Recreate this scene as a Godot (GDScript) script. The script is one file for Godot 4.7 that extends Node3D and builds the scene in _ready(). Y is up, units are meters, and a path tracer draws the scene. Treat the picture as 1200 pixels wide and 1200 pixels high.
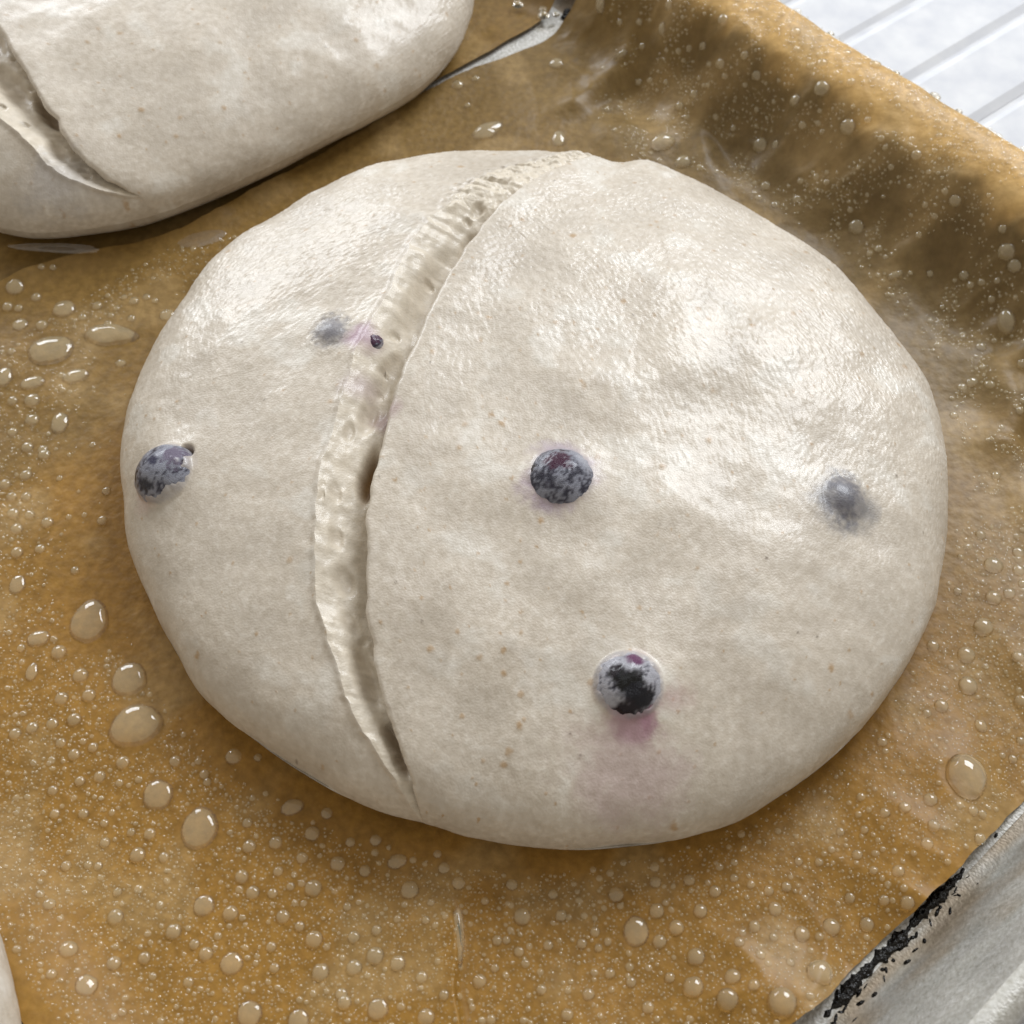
extends Node3D
# Proofed dough rounds with blueberries on wet baking paper in an old baking tray. Shapes are worked out in millimetres and stored in metres.

const MM := 0.001
const ALONG := Vector2(0.743145, -0.669131)   # tray direction p: towards the far rim
const ACROSS := Vector2(0.669131, 0.743145)   # tray direction q: towards the near rim

var rng := RandomNumberGenerator.new()
var n_low := FastNoiseLite.new()
var n_mid := FastNoiseLite.new()
var n_fine := FastNoiseLite.new()
var n_cell := FastNoiseLite.new()
var n_cell_value := FastNoiseLite.new()
var n_ridge := FastNoiseLite.new()
var taken := {}
var mats := {}


func _ready() -> void:
	# camera, surrounding light, window, exposure
	var cam := Camera3D.new()
	cam.name = "camera"
	cam.fov = 42.0
	cam.near = 0.01
	cam.far = 20.0
	add_child(cam)
	var pitch := deg_to_rad(57.0)
	var look := Vector3(0, 0.012, 0)
	cam.position = look + 0.215 * Vector3(0, sin(pitch), cos(pitch))
	cam.rotation = Vector3(-pitch, 0, 0)
	var attributes := CameraAttributesPhysical.new()
	attributes.frustum_focal_length = 12.0 / tan(deg_to_rad(21.0))
	attributes.frustum_focus_distance = 0.212
	attributes.exposure_aperture = 23.0
	attributes.frustum_near = 0.01
	attributes.frustum_far = 20.0
	cam.attributes = attributes
	cam.fov = 42.0
	var around := WorldEnvironment.new()
	around.name = "room_surroundings"
	var env := Environment.new()
	env.background_mode = Environment.BG_COLOR
	env.background_color = Color(0.76, 0.735, 0.695)
	env.background_energy_multiplier = 0.82
	env.tonemap_mode = Environment.TONE_MAPPER_LINEAR
	env.tonemap_exposure = 1.13
	env.sdfgi_enabled = true
	env.ssao_enabled = true
	env.ssil_enabled = true
	around.environment = env
	add_child(around)
	window_light("window_daylight", 32.0, 40.0, 1.15, Vector2(0.56, 0.46), 1.12)
	window_light("side_window_daylight", -28.0, 22.0, 1.25, Vector2(0.5, 0.4), 0.65)

	rng.seed = 4711
	set_noise(n_low, 11, 1.0 / 26.0, FastNoiseLite.TYPE_SIMPLEX_SMOOTH, 2)
	set_noise(n_mid, 12, 1.0 / 6.5, FastNoiseLite.TYPE_SIMPLEX_SMOOTH, 3)
	set_noise(n_fine, 13, 1.0 / 1.25, FastNoiseLite.TYPE_SIMPLEX_SMOOTH, 2)
	set_noise(n_ridge, 14, 1.0 / 34.0, FastNoiseLite.TYPE_SIMPLEX_SMOOTH, 2)
	set_noise(n_cell, 15, 1.0 / 3.0, FastNoiseLite.TYPE_CELLULAR, 0)
	n_cell.cellular_return_type = FastNoiseLite.RETURN_DISTANCE
	set_noise(n_cell_value, 15, 1.0 / 3.0, FastNoiseLite.TYPE_CELLULAR, 0)
	n_cell_value.cellular_return_type = FastNoiseLite.RETURN_CELL_VALUE
	make_materials()
	build_table()
	build_tray()
	build_papers()
	build_doughs()
	build_droplets()


# ---------- helpers ----------

# daylight through a window: compass angle from straight ahead (to the right), height above the horizon, distance in metres
func window_light(called: String, azimuth: float, elevation: float, distance: float, size: Vector2, energy: float) -> void:
	var w := AreaLight3D.new()
	w.name = called
	w.area_size = size
	w.light_color = Color(0.955, 0.975, 1.0)
	w.light_energy = energy
	w.area_range = 4.0
	w.area_attenuation = 2.0
	w.shadow_enabled = true
	add_child(w)
	var az := deg_to_rad(azimuth)
	var el := deg_to_rad(elevation)
	w.look_at_from_position(distance * Vector3(sin(az) * cos(el), sin(el), -cos(az) * cos(el)), Vector3(0, 0, -0.02), Vector3.UP)

func set_noise(n: FastNoiseLite, noise_seed: int, frequency: float, type: int, octaves: int) -> void:
	n.seed = noise_seed
	n.frequency = frequency
	n.noise_type = type
	n.fractal_type = FastNoiseLite.FRACTAL_FBM if octaves > 0 else FastNoiseLite.FRACTAL_NONE
	n.fractal_octaves = maxi(octaves, 1)


func numbered(called: String) -> String:
	if not taken.has(called):
		taken[called] = 0
		return called
	taken[called] += 1
	return "%s_%03d" % [called, taken[called]]


func thing(called: String, label: String, category: String, group := "", kind := "") -> Node3D:
	var o := Node3D.new()
	o.name = numbered(called)
	add_child(o)
	tag(o, label, category, group, kind)
	return o


func tag(o: Node3D, label: String, category: String, group := "", kind := "") -> void:
	o.set_meta("label", label)
	if category:
		o.set_meta("category", category)
	if group:
		o.set_meta("group", group)
	if kind:
		o.set_meta("kind", kind)


func part(called: String, mesh: Mesh, material: Material, parent: Node, label := "") -> MeshInstance3D:
	var o := MeshInstance3D.new()
	o.name = called
	o.mesh = mesh
	o.material_override = material
	parent.add_child(o, true)
	if label:
		o.set_meta("label", label)
	return o


func smooth(a: float, b: float, x: float) -> float:
	var t := clampf((x - a) / (b - a), 0.0, 1.0)
	return t * t * (3.0 - 2.0 * t)


func grid_normals(P: PackedVector3Array, nu: int, nv: int) -> PackedVector3Array:
	var N := PackedVector3Array()
	N.resize(nu * nv)
	for j in nv:
		var ja := maxi(j - 1, 0) * nu
		var jb := mini(j + 1, nv - 1) * nu
		for i in nu:
			var du := P[j * nu + mini(i + 1, nu - 1)] - P[j * nu + maxi(i - 1, 0)]
			var dv := P[jb + i] - P[ja + i]
			N[j * nu + i] = du.cross(dv).normalized()
	return N


# A grid of nu x nv points in millimetres as a smooth mesh whose front is the side to which du x dv points (or the other one).
func grid_mesh(P: PackedVector3Array, nu: int, nv: int, C: PackedColorArray, other_side := false, uv := false) -> ArrayMesh:
	var N := grid_normals(P, nu, nv)
	var Q := PackedVector3Array()
	Q.resize(nu * nv)
	var UV := PackedVector2Array()
	if uv:
		UV.resize(nu * nv)
	for k in nu * nv:
		Q[k] = P[k] * MM
		if other_side:
			N[k] = -N[k]
		if N[k].length_squared() < 0.5:
			N[k] = Vector3.UP
	if uv:
		for j in nv:
			for i in nu:
				UV[j * nu + i] = Vector2(float(i) / (nu - 1), float(j) / (nv - 1))
	var I := PackedInt32Array()
	I.resize((nu - 1) * (nv - 1) * 6)
	var at := 0
	for j in nv - 1:
		for i in nu - 1:
			var a := j * nu + i
			var b := a + 1
			var c := a + nu
			if other_side:
				I[at] = a; I[at + 1] = b; I[at + 2] = c
				I[at + 3] = b; I[at + 4] = c + 1; I[at + 5] = c
			else:
				I[at] = a; I[at + 1] = c; I[at + 2] = b
				I[at + 3] = b; I[at + 4] = c; I[at + 5] = c + 1
			at += 6
	var arrays := []
	arrays.resize(Mesh.ARRAY_MAX)
	arrays[Mesh.ARRAY_VERTEX] = Q
	arrays[Mesh.ARRAY_NORMAL] = N
	arrays[Mesh.ARRAY_INDEX] = I
	if C.size():
		arrays[Mesh.ARRAY_COLOR] = C
	if uv:
		arrays[Mesh.ARRAY_TEX_UV] = UV
	var m := ArrayMesh.new()
	m.add_surface_from_arrays(Mesh.PRIMITIVE_TRIANGLES, arrays)
	return m


func noise_texture(noise_seed: int, frequency: float, octaves: int, from: Color, to: Color, side := 512) -> NoiseTexture2D:
	var n := FastNoiseLite.new()
	set_noise(n, noise_seed, frequency, FastNoiseLite.TYPE_SIMPLEX_SMOOTH, octaves)
	var t := NoiseTexture2D.new()
	t.width = side
	t.height = side
	t.seamless = true
	t.noise = n
	var g := Gradient.new()
	g.offsets = PackedFloat32Array([0.15, 0.85])
	g.colors = PackedColorArray([from, to])
	t.color_ramp = g
	return t


func make_materials() -> void:
	var grey := noise_texture(21, 0.05, 3, Color.BLACK, Color.WHITE)
	var fine := noise_texture(22, 0.11, 3, Color.BLACK, Color.WHITE)
	var dough := StandardMaterial3D.new()
	dough.vertex_color_use_as_albedo = true
	dough.albedo_texture = noise_texture(23, 0.03, 5, Color(0.91, 0.90, 0.88), Color(1, 1, 1))
	dough.roughness = 0.46
	dough.clearcoat_enabled = true
	dough.clearcoat = 0.21
	dough.clearcoat_roughness = 0.13
	dough.uv1_triplanar = true
	dough.uv1_scale = Vector3.ONE * 36.0
	dough.heightmap_enabled = true
	dough.heightmap_texture = fine
	dough.heightmap_scale = 0.004
	mats.dough = dough
	var wet: StandardMaterial3D = dough.duplicate()
	wet.roughness = 0.5
	wet.clearcoat = 0.14
	wet.clearcoat_roughness = 0.08
	mats.wet = wet
	var berry := StandardMaterial3D.new()
	berry.vertex_color_use_as_albedo = true
	berry.roughness = 0.34
	berry.metallic_specular = 0.3
	berry.clearcoat_enabled = true
	berry.clearcoat = 0.3
	berry.clearcoat_roughness = 0.12
	berry.uv1_triplanar = true
	berry.uv1_scale = Vector3.ONE * 90.0
	berry.heightmap_enabled = true
	berry.heightmap_texture = fine
	berry.heightmap_scale = 0.01
	mats.berry = berry
	var paper := StandardMaterial3D.new()
	paper.vertex_color_use_as_albedo = true
	paper.albedo_texture = noise_texture(24, 0.035, 5, Color(0.86, 0.85, 0.83), Color(1, 1, 1))
	paper.roughness = 0.48
	paper.metallic_specular = 0.3
	paper.clearcoat_enabled = true
	paper.clearcoat = 0.12
	paper.clearcoat_roughness = 0.28
	paper.uv1_triplanar = true
	paper.uv1_scale = Vector3.ONE * 22.0
	paper.heightmap_enabled = true
	paper.heightmap_texture = grey
	paper.heightmap_scale = 0.006
	paper.backlight_enabled = true
	paper.backlight = Color(0.36, 0.32, 0.25)
	mats.paper = paper
	var water := StandardMaterial3D.new()
	water.albedo_color = Color(1.0, 0.97, 0.90, 0.06)
	water.roughness = 0.0
	water.refraction_enabled = true
	water.refraction_scale = 0.033
	mats.water = water
	var film := StandardMaterial3D.new()
	film.albedo_color = Color(1.0, 0.94, 0.78, 0.16)  # pale gold tint stands in for light gathered inside the drops
	film.transparency = BaseMaterial3D.TRANSPARENCY_ALPHA
	film.roughness = 0.02
	mats.film = film
	var pane: StandardMaterial3D = film.duplicate()
	pane.albedo_color = Color(1, 1, 1, 0.04)
	mats.pane = pane
	var metal := StandardMaterial3D.new()
	metal.vertex_color_use_as_albedo = true
	metal.albedo_texture = noise_texture(25, 0.07, 4, Color(0.80, 0.79, 0.76), Color(1, 1, 1))
	metal.metallic = 0.45
	metal.roughness = 0.55
	metal.uv1_triplanar = true
	metal.uv1_scale = Vector3.ONE * 30.0
	metal.heightmap_enabled = true
	metal.heightmap_texture = fine
	metal.heightmap_scale = 0.006
	mats.metal = metal
	var burnt := StandardMaterial3D.new()
	burnt.albedo_color = Color(0.035, 0.022, 0.018)
	burnt.roughness = 0.3
	burnt.uv1_triplanar = true
	burnt.uv1_scale = Vector3.ONE * 60.0
	burnt.heightmap_enabled = true
	burnt.heightmap_texture = grey
	burnt.heightmap_scale = 0.03
	mats.burnt = burnt
	var board := StandardMaterial3D.new()
	board.albedo_color = Color(0.845, 0.85, 0.86)
	board.albedo_texture = noise_texture(26, 0.022, 5, Color(0.93, 0.935, 0.95), Color(1, 1, 1))
	board.roughness = 0.8
	board.metallic_specular = 0.25
	board.uv1_triplanar = true
	board.uv1_scale = Vector3.ONE * 9.0
	mats.board = board


# ---------- table and tray ----------

func chamfered_box(size: Vector3, cut: float, low: float) -> ArrayMesh:
	var st := SurfaceTool.new()
	st.begin(Mesh.PRIMITIVE_TRIANGLES)
	st.set_smooth_group(-1)
	var h := size / 2.0
	var lower := [Vector3(-h.x, -h.y, -h.z), Vector3(h.x, -h.y, -h.z), Vector3(h.x, -h.y, h.z), Vector3(-h.x, -h.y, h.z)]
	var rings := [lower, [], []]
	for c in lower:
		rings[1].append(Vector3(c.x, h.y - low, c.z))
		rings[2].append(Vector3(c.x - signf(c.x) * cut, h.y, c.z - signf(c.z) * cut))
	for k in 2:
		for i in 4:
			var j := (i + 1) % 4
			quad(st, rings[k][j], rings[k][i], rings[k + 1][i], rings[k + 1][j])
	quad(st, rings[2][0], rings[2][3], rings[2][2], rings[2][1])
	quad(st, lower[0], lower[1], lower[2], lower[3])
	st.generate_normals()
	return st.commit()


func quad(st: SurfaceTool, a: Vector3, b: Vector3, c: Vector3, d: Vector3) -> void:
	for v in [a, c, b, a, d, c]:
		st.add_vertex(v * MM)


func build_table() -> void:
	var table := thing("tabletop", "white painted board tabletop with narrow grooves under the tray", "tabletop", "", "structure")
	var turn := deg_to_rad(38.0)
	table.rotation.y = turn
	var shapes := []
	for k in 3:
		shapes.append(chamfered_box(Vector3(760, 7.5, [17.5, 17.3, 17.6][k]), 2.0, 0.9))
	for k in range(-22, 17):
		var o := part("plank", shapes[posmod(k * 7, 3)], mats.board, table)
		o.position = Vector3([0.02, -0.01, 0.0][posmod(k * 5, 3)], -0.0051 + [0.0, 0.0002, -0.0002][posmod(k, 3)], k * 0.01815 + 0.0033)
	var bed := BoxMesh.new()
	bed.size = Vector3(0.75, 0.006, 0.7)
	var backing := part("backing_board", bed, mats.board, table)
	backing.position = Vector3(0, -0.0052, -0.045)


func spot(p: float, q: float, y: float) -> Vector3:
	return Vector3(ALONG.x * p + ACROSS.x * q, y, ALONG.y * p + ACROSS.y * q)


# The tray: a profile swept round a rounded rectangle: floor, flared wall, rolled rim.
func build_tray() -> void:
	var tray := thing("baking_tray", "old grey metal baking tray with a burnt seam under the brown paper", "baking tray")
	var p0 := -215.0
	var p1 := 104.0
	var q0 := -245.0
	var q1 := 85.5
	var floor_shape := []
	var nu := 130
	var nv := 130
	var P := PackedVector3Array()
	var C := PackedColorArray()
	for j in nv:
		for i in nu:
			var p := lerpf(p0, p1, float(i) / (nu - 1))
			var q := lerpf(q0, q1, float(j) / (nv - 1))
			P.append(spot(p, q, 0.12 * n_ridge.get_noise_2d(p, q)))
			var v := 0.56 + 0.12 * n_mid.get_noise_2d(p * 0.7, q * 0.7)
			C.append(Color(v, v * 0.985, v * 0.95))
	part("tray_floor", grid_mesh(P, nu, nv, C, true), mats.metal, tray)
	# wall and rim profile: (outward, height)
	var profile := []
	for k in 7:
		var a := k / 6.0 * deg_to_rad(52)
		profile.append(Vector2(4.0 * sin(a), 4.0 * (1.0 - cos(a))))
	var from: Vector2 = profile[6]
	for k in range(1, 12):
		profile.append(from + Vector2(9.2, 9.2 * tan(deg_to_rad(50))) * k / 11.0)
	var wall_rows := profile.size()
	from = profile[-1]
	for k in range(1, 22):
		var a := deg_to_rad(180.0 - 40.0 - k * 12.5)
		profile.append(from + Vector2(2.6 * (cos(a) + cos(deg_to_rad(40))), 2.6 * (sin(a) - sin(deg_to_rad(40)))))
	var path := rectangle_path(p0, p1, q0, q1, 9.0, 60)
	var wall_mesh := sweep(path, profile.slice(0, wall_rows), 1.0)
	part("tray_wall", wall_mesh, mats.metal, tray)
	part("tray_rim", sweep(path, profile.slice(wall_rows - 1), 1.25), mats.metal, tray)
	burnt_seam(tray, q1)


# points and outward directions round a rectangle in tray coordinates
func rectangle_path(p0: float, p1: float, q0: float, q1: float, r: float, along: int) -> Array:
	var out := []
	var corners := [Vector2(p1 - r, q1 - r), Vector2(p0 + r, q1 - r), Vector2(p0 + r, q0 + r), Vector2(p1 - r, q0 + r)]
	for k in 4:
		var c: Vector2 = corners[k]
		for s in 13:
			var a := (k + s / 12.0) * PI / 2.0
			out.append([c + r * Vector2(cos(a), sin(a)), Vector2(cos(a), sin(a))])
		var c2: Vector2 = corners[(k + 1) % 4]
		var d := Vector2(cos((k + 1) * PI / 2.0), sin((k + 1) * PI / 2.0))
		for s in range(1, along):
			out.append([c.lerp(c2, float(s) / along) + r * d, d])
	out.append(out[0])
	return out


func sweep(path: Array, profile: Array, bright: float) -> ArrayMesh:
	var nu := profile.size()
	var P := PackedVector3Array()
	var C := PackedColorArray()
	for e in path:
		for i in nu:
			var f: Vector2 = profile[i]
			var w: Vector2 = e[0] + e[1] * f.x
			var wob := 0.25 * n_ridge.get_noise_2d(w.x * 1.5, w.y * 1.5)
			P.append(spot(w.x, w.y, f.y + wob))
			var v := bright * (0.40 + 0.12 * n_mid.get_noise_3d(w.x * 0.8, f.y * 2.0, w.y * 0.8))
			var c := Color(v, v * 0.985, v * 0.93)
			var grease := smooth(0.0, 0.5, n_mid.get_noise_3d(w.x * 0.5, f.y * 0.5 + 80.0, w.y * 0.5) + 0.35 - 0.09 * f.y + 0.3 * n_fine.get_noise_2d(w.x * 0.5, w.y * 0.5))
			C.append(c.lerp(Color(0.26, 0.17, 0.075), 0.6 * grease))
	return grid_mesh(P, nu, path.size(), C, false)


# baked-on black residue along the seam between floor and near wall: a ragged lumpy crust and crumbs
func burnt_seam(tray: Node3D, q1: float) -> void:
	var nu := 420
	var nv := 14
	var P := PackedVector3Array()
	for j in nv:
		for i in nu:
			var p := lerpf(-34.0, 60.0, float(i) / (nu - 1))
			var w := float(j) / (nv - 1) * 2.0 - 1.0
			var here := smooth(-24, -14, p) * (1.0 - smooth(9, 15, p))
			var wide := here * (0.84 + 0.75 * n_mid.get_noise_2d(p * 1.0, 3.0) + 0.7 * n_fine.get_noise_2d(p * 0.5, 9.0))
			wide = maxf(wide, 0.0)
			var edge := wide * w * (1.0 + 0.35 * n_fine.get_noise_2d(p * 1.4, w * 2.0 + 40.0))
			var q := q1 - 0.7 + edge + 0.35 * n_mid.get_noise_2d(p, 20.0)
			var over := maxf(q - q1, 0.0)
			var rise := 4.0 - sqrt(maxf(16.0 - over * over, 0.0))
			var lump := 0.55 * minf(wide, 1.0) * (1.0 - w * w) * (1.0 + 0.8 * n_fine.get_noise_2d(p * 1.1, q * 1.1))
			P.append(spot(p, q, rise - 0.25 + 0.28 * clampf(wide * 2.0, 0.0, 1.0) * (1.0 - w * w * w * w) + lump))
	part("burnt_residue", grid_mesh(P, nu, nv, PackedColorArray(), true), mats.burnt, tray, "black burnt residue baked onto the seam of the tray")
	var crumbs := SurfaceTool.new()
	var bit := SphereMesh.new()
	bit.radius = 0.5 * MM
	bit.height = 1.0 * MM
	bit.radial_segments = 7
	bit.rings = 4
	for k in 46:
		var p := -24.0 + 38.0 * rng.randf()
		var q := q1 + 0.4 + 2.0 * pow(rng.randf(), 2.4)
		if k % 9 == 0:
			p = 20.0 + 34.0 * rng.randf()
			q = q1 - 3.5 * rng.randf()
		var over := maxf(q - q1, 0.0)
		var rise := 4.0 - sqrt(maxf(16.0 - over * over, 0.0))
		var b := Basis(Vector3.UP, deg_to_rad(42.0) + 0.4 * rng.randfn()) * Basis.from_scale(Vector3(0.5 + 1.6 * rng.randf(), 0.3, 0.2 + 0.5 * rng.randf()))
		crumbs.append_from(bit, 0, Transform3D(b, spot(p, q, rise) * MM))
	for k in 16:
		var b := Basis(Vector3.UP, TAU * rng.randf()) * Basis.from_scale(Vector3(1.6 + rng.randf(), 0.5, 0.8 + rng.randf()))
		crumbs.append_from(bit, 0, Transform3D(b, spot(103.0 + 4.0 * rng.randf(), -97.0 - 1.2 * rng.randf(), 0.2) * MM))
	part("burnt_crumbs", crumbs.commit(), mats.burnt, tray).set_meta("kind", "stuff")


# ---------- baking paper ----------

const RISE := [Vector2(93, 1), Vector2(98, 2.5), Vector2(102, 6), Vector2(105.5, 11), Vector2(108.3, 15.5), Vector2(111, 18), Vector2(114, 19.3), Vector2(118, 20), Vector2(121, 19.7), Vector2(123.5, 18.4), Vector2(126, 15), Vector2(128, 10)]

func paper_profile(p: float) -> float:
	if p <= 93.0:
		return 1.0
	for k in range(1, RISE.size()):
		var b: Vector2 = RISE[k]
		if p <= b.x:
			var a: Vector2 = RISE[k - 1]
			var z: Vector2 = RISE[maxi(k - 2, 0)]
			var c: Vector2 = RISE[mini(k + 1, RISE.size() - 1)]
			return cubic_interpolate_in_time(a.y, b.y, z.y, c.y, (p - a.x) / (b.x - a.x), b.x - a.x, z.x - a.x if k > 1 else -5.0, c.x - a.x)
	return 10.0


# height of the main sheet in millimetres at tray coordinates
func paper_height(p: float, q: float) -> float:
	var y := paper_profile(p)
	var flat := Vector2(p - 15.6, q + 12.9).length()      # distance from the middle of the sliced dough, which presses the sheet flat
	var free := smooth(66, 92, flat)
	y += free * 0.55 * n_ridge.get_noise_2d(p, q)
	# crumpled corner below the far rim
	var crumple := smooth(66, 92, p) * (1.0 - smooth(104, 114, p)) * free * smooth(-96, -66, q)
	if crumple > 0.0:
		var r1 := 1.0 - absf(n_ridge.get_noise_2d(p * 0.75 + 200.0, q * 0.8)) * 2.0
		var r2 := n_ridge.get_noise_2d(p * 1.5 - 90.0, q * 1.3 + 60.0)
		y += crumple * (2.0 * smooth(0.1, 1.0, r1) + 1.2 * r2 - 0.3)
	# sharp creases where the sheet is pushed up the tray wall
	var creased := smooth(58, 80, p) * (1.0 - 0.9 * smooth(108, 115, p)) * free * smooth(-96, -74, q)
	if creased > 0.0:
		var s1 := absf(fposmod((q * 0.8 + p * 0.42 + 16.0 * n_ridge.get_noise_2d(p * 0.6, q * 0.6 + 7.0)) / 23.0, 1.0) - 0.5)
		var s2 := absf(fposmod((q * 0.62 - p * 0.75 + 18.0 * n_ridge.get_noise_2d(p * 0.6 + 140.0, q * 0.6)) / 31.0, 1.0) - 0.5)
		y += creased * (2.6 * s1 * smooth(-0.25, 0.25, n_ridge.get_noise_2d(p + 60.0, q)) + 3.0 * s2 * smooth(-0.3, 0.2, n_ridge.get_noise_2d(p, q + 260.0)) - 0.5)
	# soft buckles towards the near rim and the lower edge
	var near := smooth(58, 84, q) * (1.0 - smooth(100, 112, p))
	y += near * (1.3 * sin(p * 0.19 + q * 0.07 + 2.2 * n_ridge.get_noise_2d(p * 0.8, q * 0.5 + 50.0)) + 0.9 * maxf(1.0 - 3.0 * absf(n_ridge.get_noise_2d(p * 1.3 - 200.0, q * 0.9)), 0.0) + 0.6)
	# pinched fold below the dough
	var x := ALONG.x * p + ACROSS.x * q
	var z := ALONG.y * p + ACROSS.y * q
	var len_on := smooth(58, 64, z) * (1.0 - smooth(92, 102, z))
	if len_on > 0.0:
		var d := x - (-8.4 + (z - 61.0) * 0.075 + 0.35 * sin(z * 0.5))
		var pinch := exp(d / 6.0) if d < 0.0 else exp(-d / 0.35)
		y += len_on * 2.1 * pinch
	y += smooth(94, 101, p) * (1.0 - 0.85 * smooth(107, 113, p)) * (0.5 * maxf(1.0 - 3.5 * absf(n_ridge.get_noise_2d(p * 2.6 + 90.0, q * 2.2)), 0.0) + 0.5 * n_ridge.get_noise_2d(p * 2.2, q * 2.4 + 30.0))
	y += 0.7 * smooth(106, 114, p) * n_ridge.get_noise_2d(q * 1.6, p * 0.6)
	# left edge curls up
	y += 4.5 * smooth(-84, -101, p) * smooth(-40, 10, q)
	y += (0.3 + 1.5 * (1.0 - smooth(8.0, 40.0, p))) * (1.0 - smooth(-8.0, 2.5, q + 97.6 + 11.5 * (1.0 - smooth(-32, 6, p)) - 4.0)) * (0.8 + n_ridge.get_noise_1d(p * 2.0))
	return maxf(y, 0.65)


# soaked paper colour; rim light, wall shade and grey reflection painted in, outlines ragged
func paper_color(p: float, q: float, rim_light := 0.0) -> Color:
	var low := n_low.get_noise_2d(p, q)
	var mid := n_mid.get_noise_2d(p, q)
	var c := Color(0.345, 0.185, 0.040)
	c = c.lerp(Color(0.31, 0.195, 0.072), smooth(15.0, 62.0, p + 16.0 * low))  # greyer towards the far rim: window reflection painted into the colour
	c = c.lerp(Color(0.205, 0.138, 0.056), smooth(60.0, 92.0, p + 14.0 * low) * (1.0 - 0.6 * smooth(35.0, 75.0, q + 10.0 * low)))  # darker wall and floor below the rim: shade painted in
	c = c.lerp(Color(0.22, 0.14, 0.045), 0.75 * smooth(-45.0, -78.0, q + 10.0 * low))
	c = c.lerp(Color(0.60, 0.385, 0.145), rim_light * smooth(107.0, 113.0, p + 3.0 * low + 1.5 * mid))  # paler strip over the rim: light painted into the colour
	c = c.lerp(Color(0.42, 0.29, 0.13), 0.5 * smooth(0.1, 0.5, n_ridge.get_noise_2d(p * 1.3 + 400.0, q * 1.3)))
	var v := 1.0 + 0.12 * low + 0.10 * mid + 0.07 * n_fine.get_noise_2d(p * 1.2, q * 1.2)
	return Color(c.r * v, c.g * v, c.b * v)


func build_papers() -> void:
	var sheet := thing("baking_paper", "brown wet baking paper beaded with water under the sliced dough", "baking paper", "baking paper sheets")
	var nu := 560
	var nv := 480
	var P := PackedVector3Array()
	var C := PackedColorArray()
	P.resize(nu * nv)
	C.resize(nu * nv)
	for j in nv:
		var v := float(j) / (nv - 1)
		for i in nu:
			var u := float(i) / (nu - 1)
			var p_left := -99.0 - 1.8 * smooth(0.0, 1.0, v) + 0.5 * n_mid.get_noise_1d(v * 30.0)
			var p := lerpf(p_left, 122.0 + 1.5 * n_low.get_noise_1d(v * 190.0), u)
			var q_top := -97.6 - 11.5 * (1.0 - smooth(-32, 6, p)) + 4.4 * smooth(66, 98, p) + 0.5 * n_mid.get_noise_1d(p * 0.6)
			var q_low := 83.2 + 1.2 * smooth(-12, 12, p) + 0.45 * n_mid.get_noise_1d(p * 0.8 + 90.0) - 2.0 * (1.0 - smooth(-34, -16, p))
			q_low = lerpf(q_low, 84.0, smooth(90, 100, p))
			var q := lerpf(q_top, q_low, v)
			P[j * nu + i] = spot(p, q, paper_height(p, q) + 0.05 * n_mid.get_noise_2d(p * 2.0, q * 2.0))
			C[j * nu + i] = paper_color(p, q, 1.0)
	part("sheet", grid_mesh(P, nu, nv, C, true), mats.paper, sheet)

	var other := thing("baking_paper", "second brown baking paper sheet under the dough round at upper left", "baking paper", "baking paper sheets")
	nu = 200
	nv = 120
	P.resize(nu * nv)
	C.resize(nu * nv)
	for j in nv:
		for i in nu:
			var p := lerpf(-120.0, 112.0, float(i) / (nu - 1))
			var q_low := -99.4 - 0.8 * sin(p * 0.05) - 3.0 * smooth(98, 112, p) + 6.0 * (1.0 - smooth(44, 66, p)) + 0.4 * n_mid.get_noise_1d(p * 0.7 + 33.0)
			var q := lerpf(-238.0, q_low, float(j) / (nv - 1))
			var y := 0.4 + 0.6 * smooth(-106, -99.5, q) * smooth(40, 70, p) + 0.5 * smooth(-100.0, -112.0, q) * maxf(n_ridge.get_noise_2d(p + 300.0, q), -0.5) + 14.0 * smooth(98, 114, p)
			P[j * nu + i] = spot(p, q, y)
			C[j * nu + i] = paper_color(p - 60.0, q).lerp(Color(0.15, 0.095, 0.034), 0.7 * (1.0 - smooth(30.0, 60.0, p)) * smooth(-118.0, -106.0, q + 4.0 * n_low.get_noise_2d(p, q)))  # wet strip by the edge, darkened further with painted shade
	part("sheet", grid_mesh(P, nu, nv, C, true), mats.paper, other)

# ---------- dough ----------

func ring_radius(R: Array, th: float) -> float:
	var n := R.size()
	var t := fposmod(th, TAU) / TAU * n
	var i := int(floor(t))
	var f := t - i
	var a: float = R[posmod(i - 1, n)]
	var b: float = R[i % n]
	var c: float = R[(i + 1) % n]
	var d: float = R[(i + 2) % n]
	return b + 0.5 * f * (c - a + f * (2 * a - 5 * b + 4 * c - d + f * (3 * (b - c) + d - a)))


# A point of the smooth dome. (dx, dz) lies in the unit disc; its rim is the widest line of the dough.
func dome_point(spec: Dictionary, dx: float, dz: float) -> Vector3:
	var s := minf(sqrt(dx * dx + dz * dz), 1.0)
	var th := atan2(dz, dx)
	var a := s * PI / 2.0
	var r := pow(sin(a), 2.0 / 2.35) * ring_radius(spec.R, th)
	return Vector3(spec.at.x + r * cos(th), 6.5 + 17.5 * pow(maxf(cos(a), 0.0), 2.0 / 2.35), spec.at.y + r * sin(th))


func under_point(spec: Dictionary, th: float, t: float) -> Vector3:
	var r := (0.9 + 0.1 * cos(t * PI / 2.0)) * ring_radius(spec.R, th)
	return Vector3(spec.at.x + r * cos(th), 6.5 * (1.0 - sin(t * PI / 2.0)) + 0.9, spec.at.y + r * sin(th))


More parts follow.
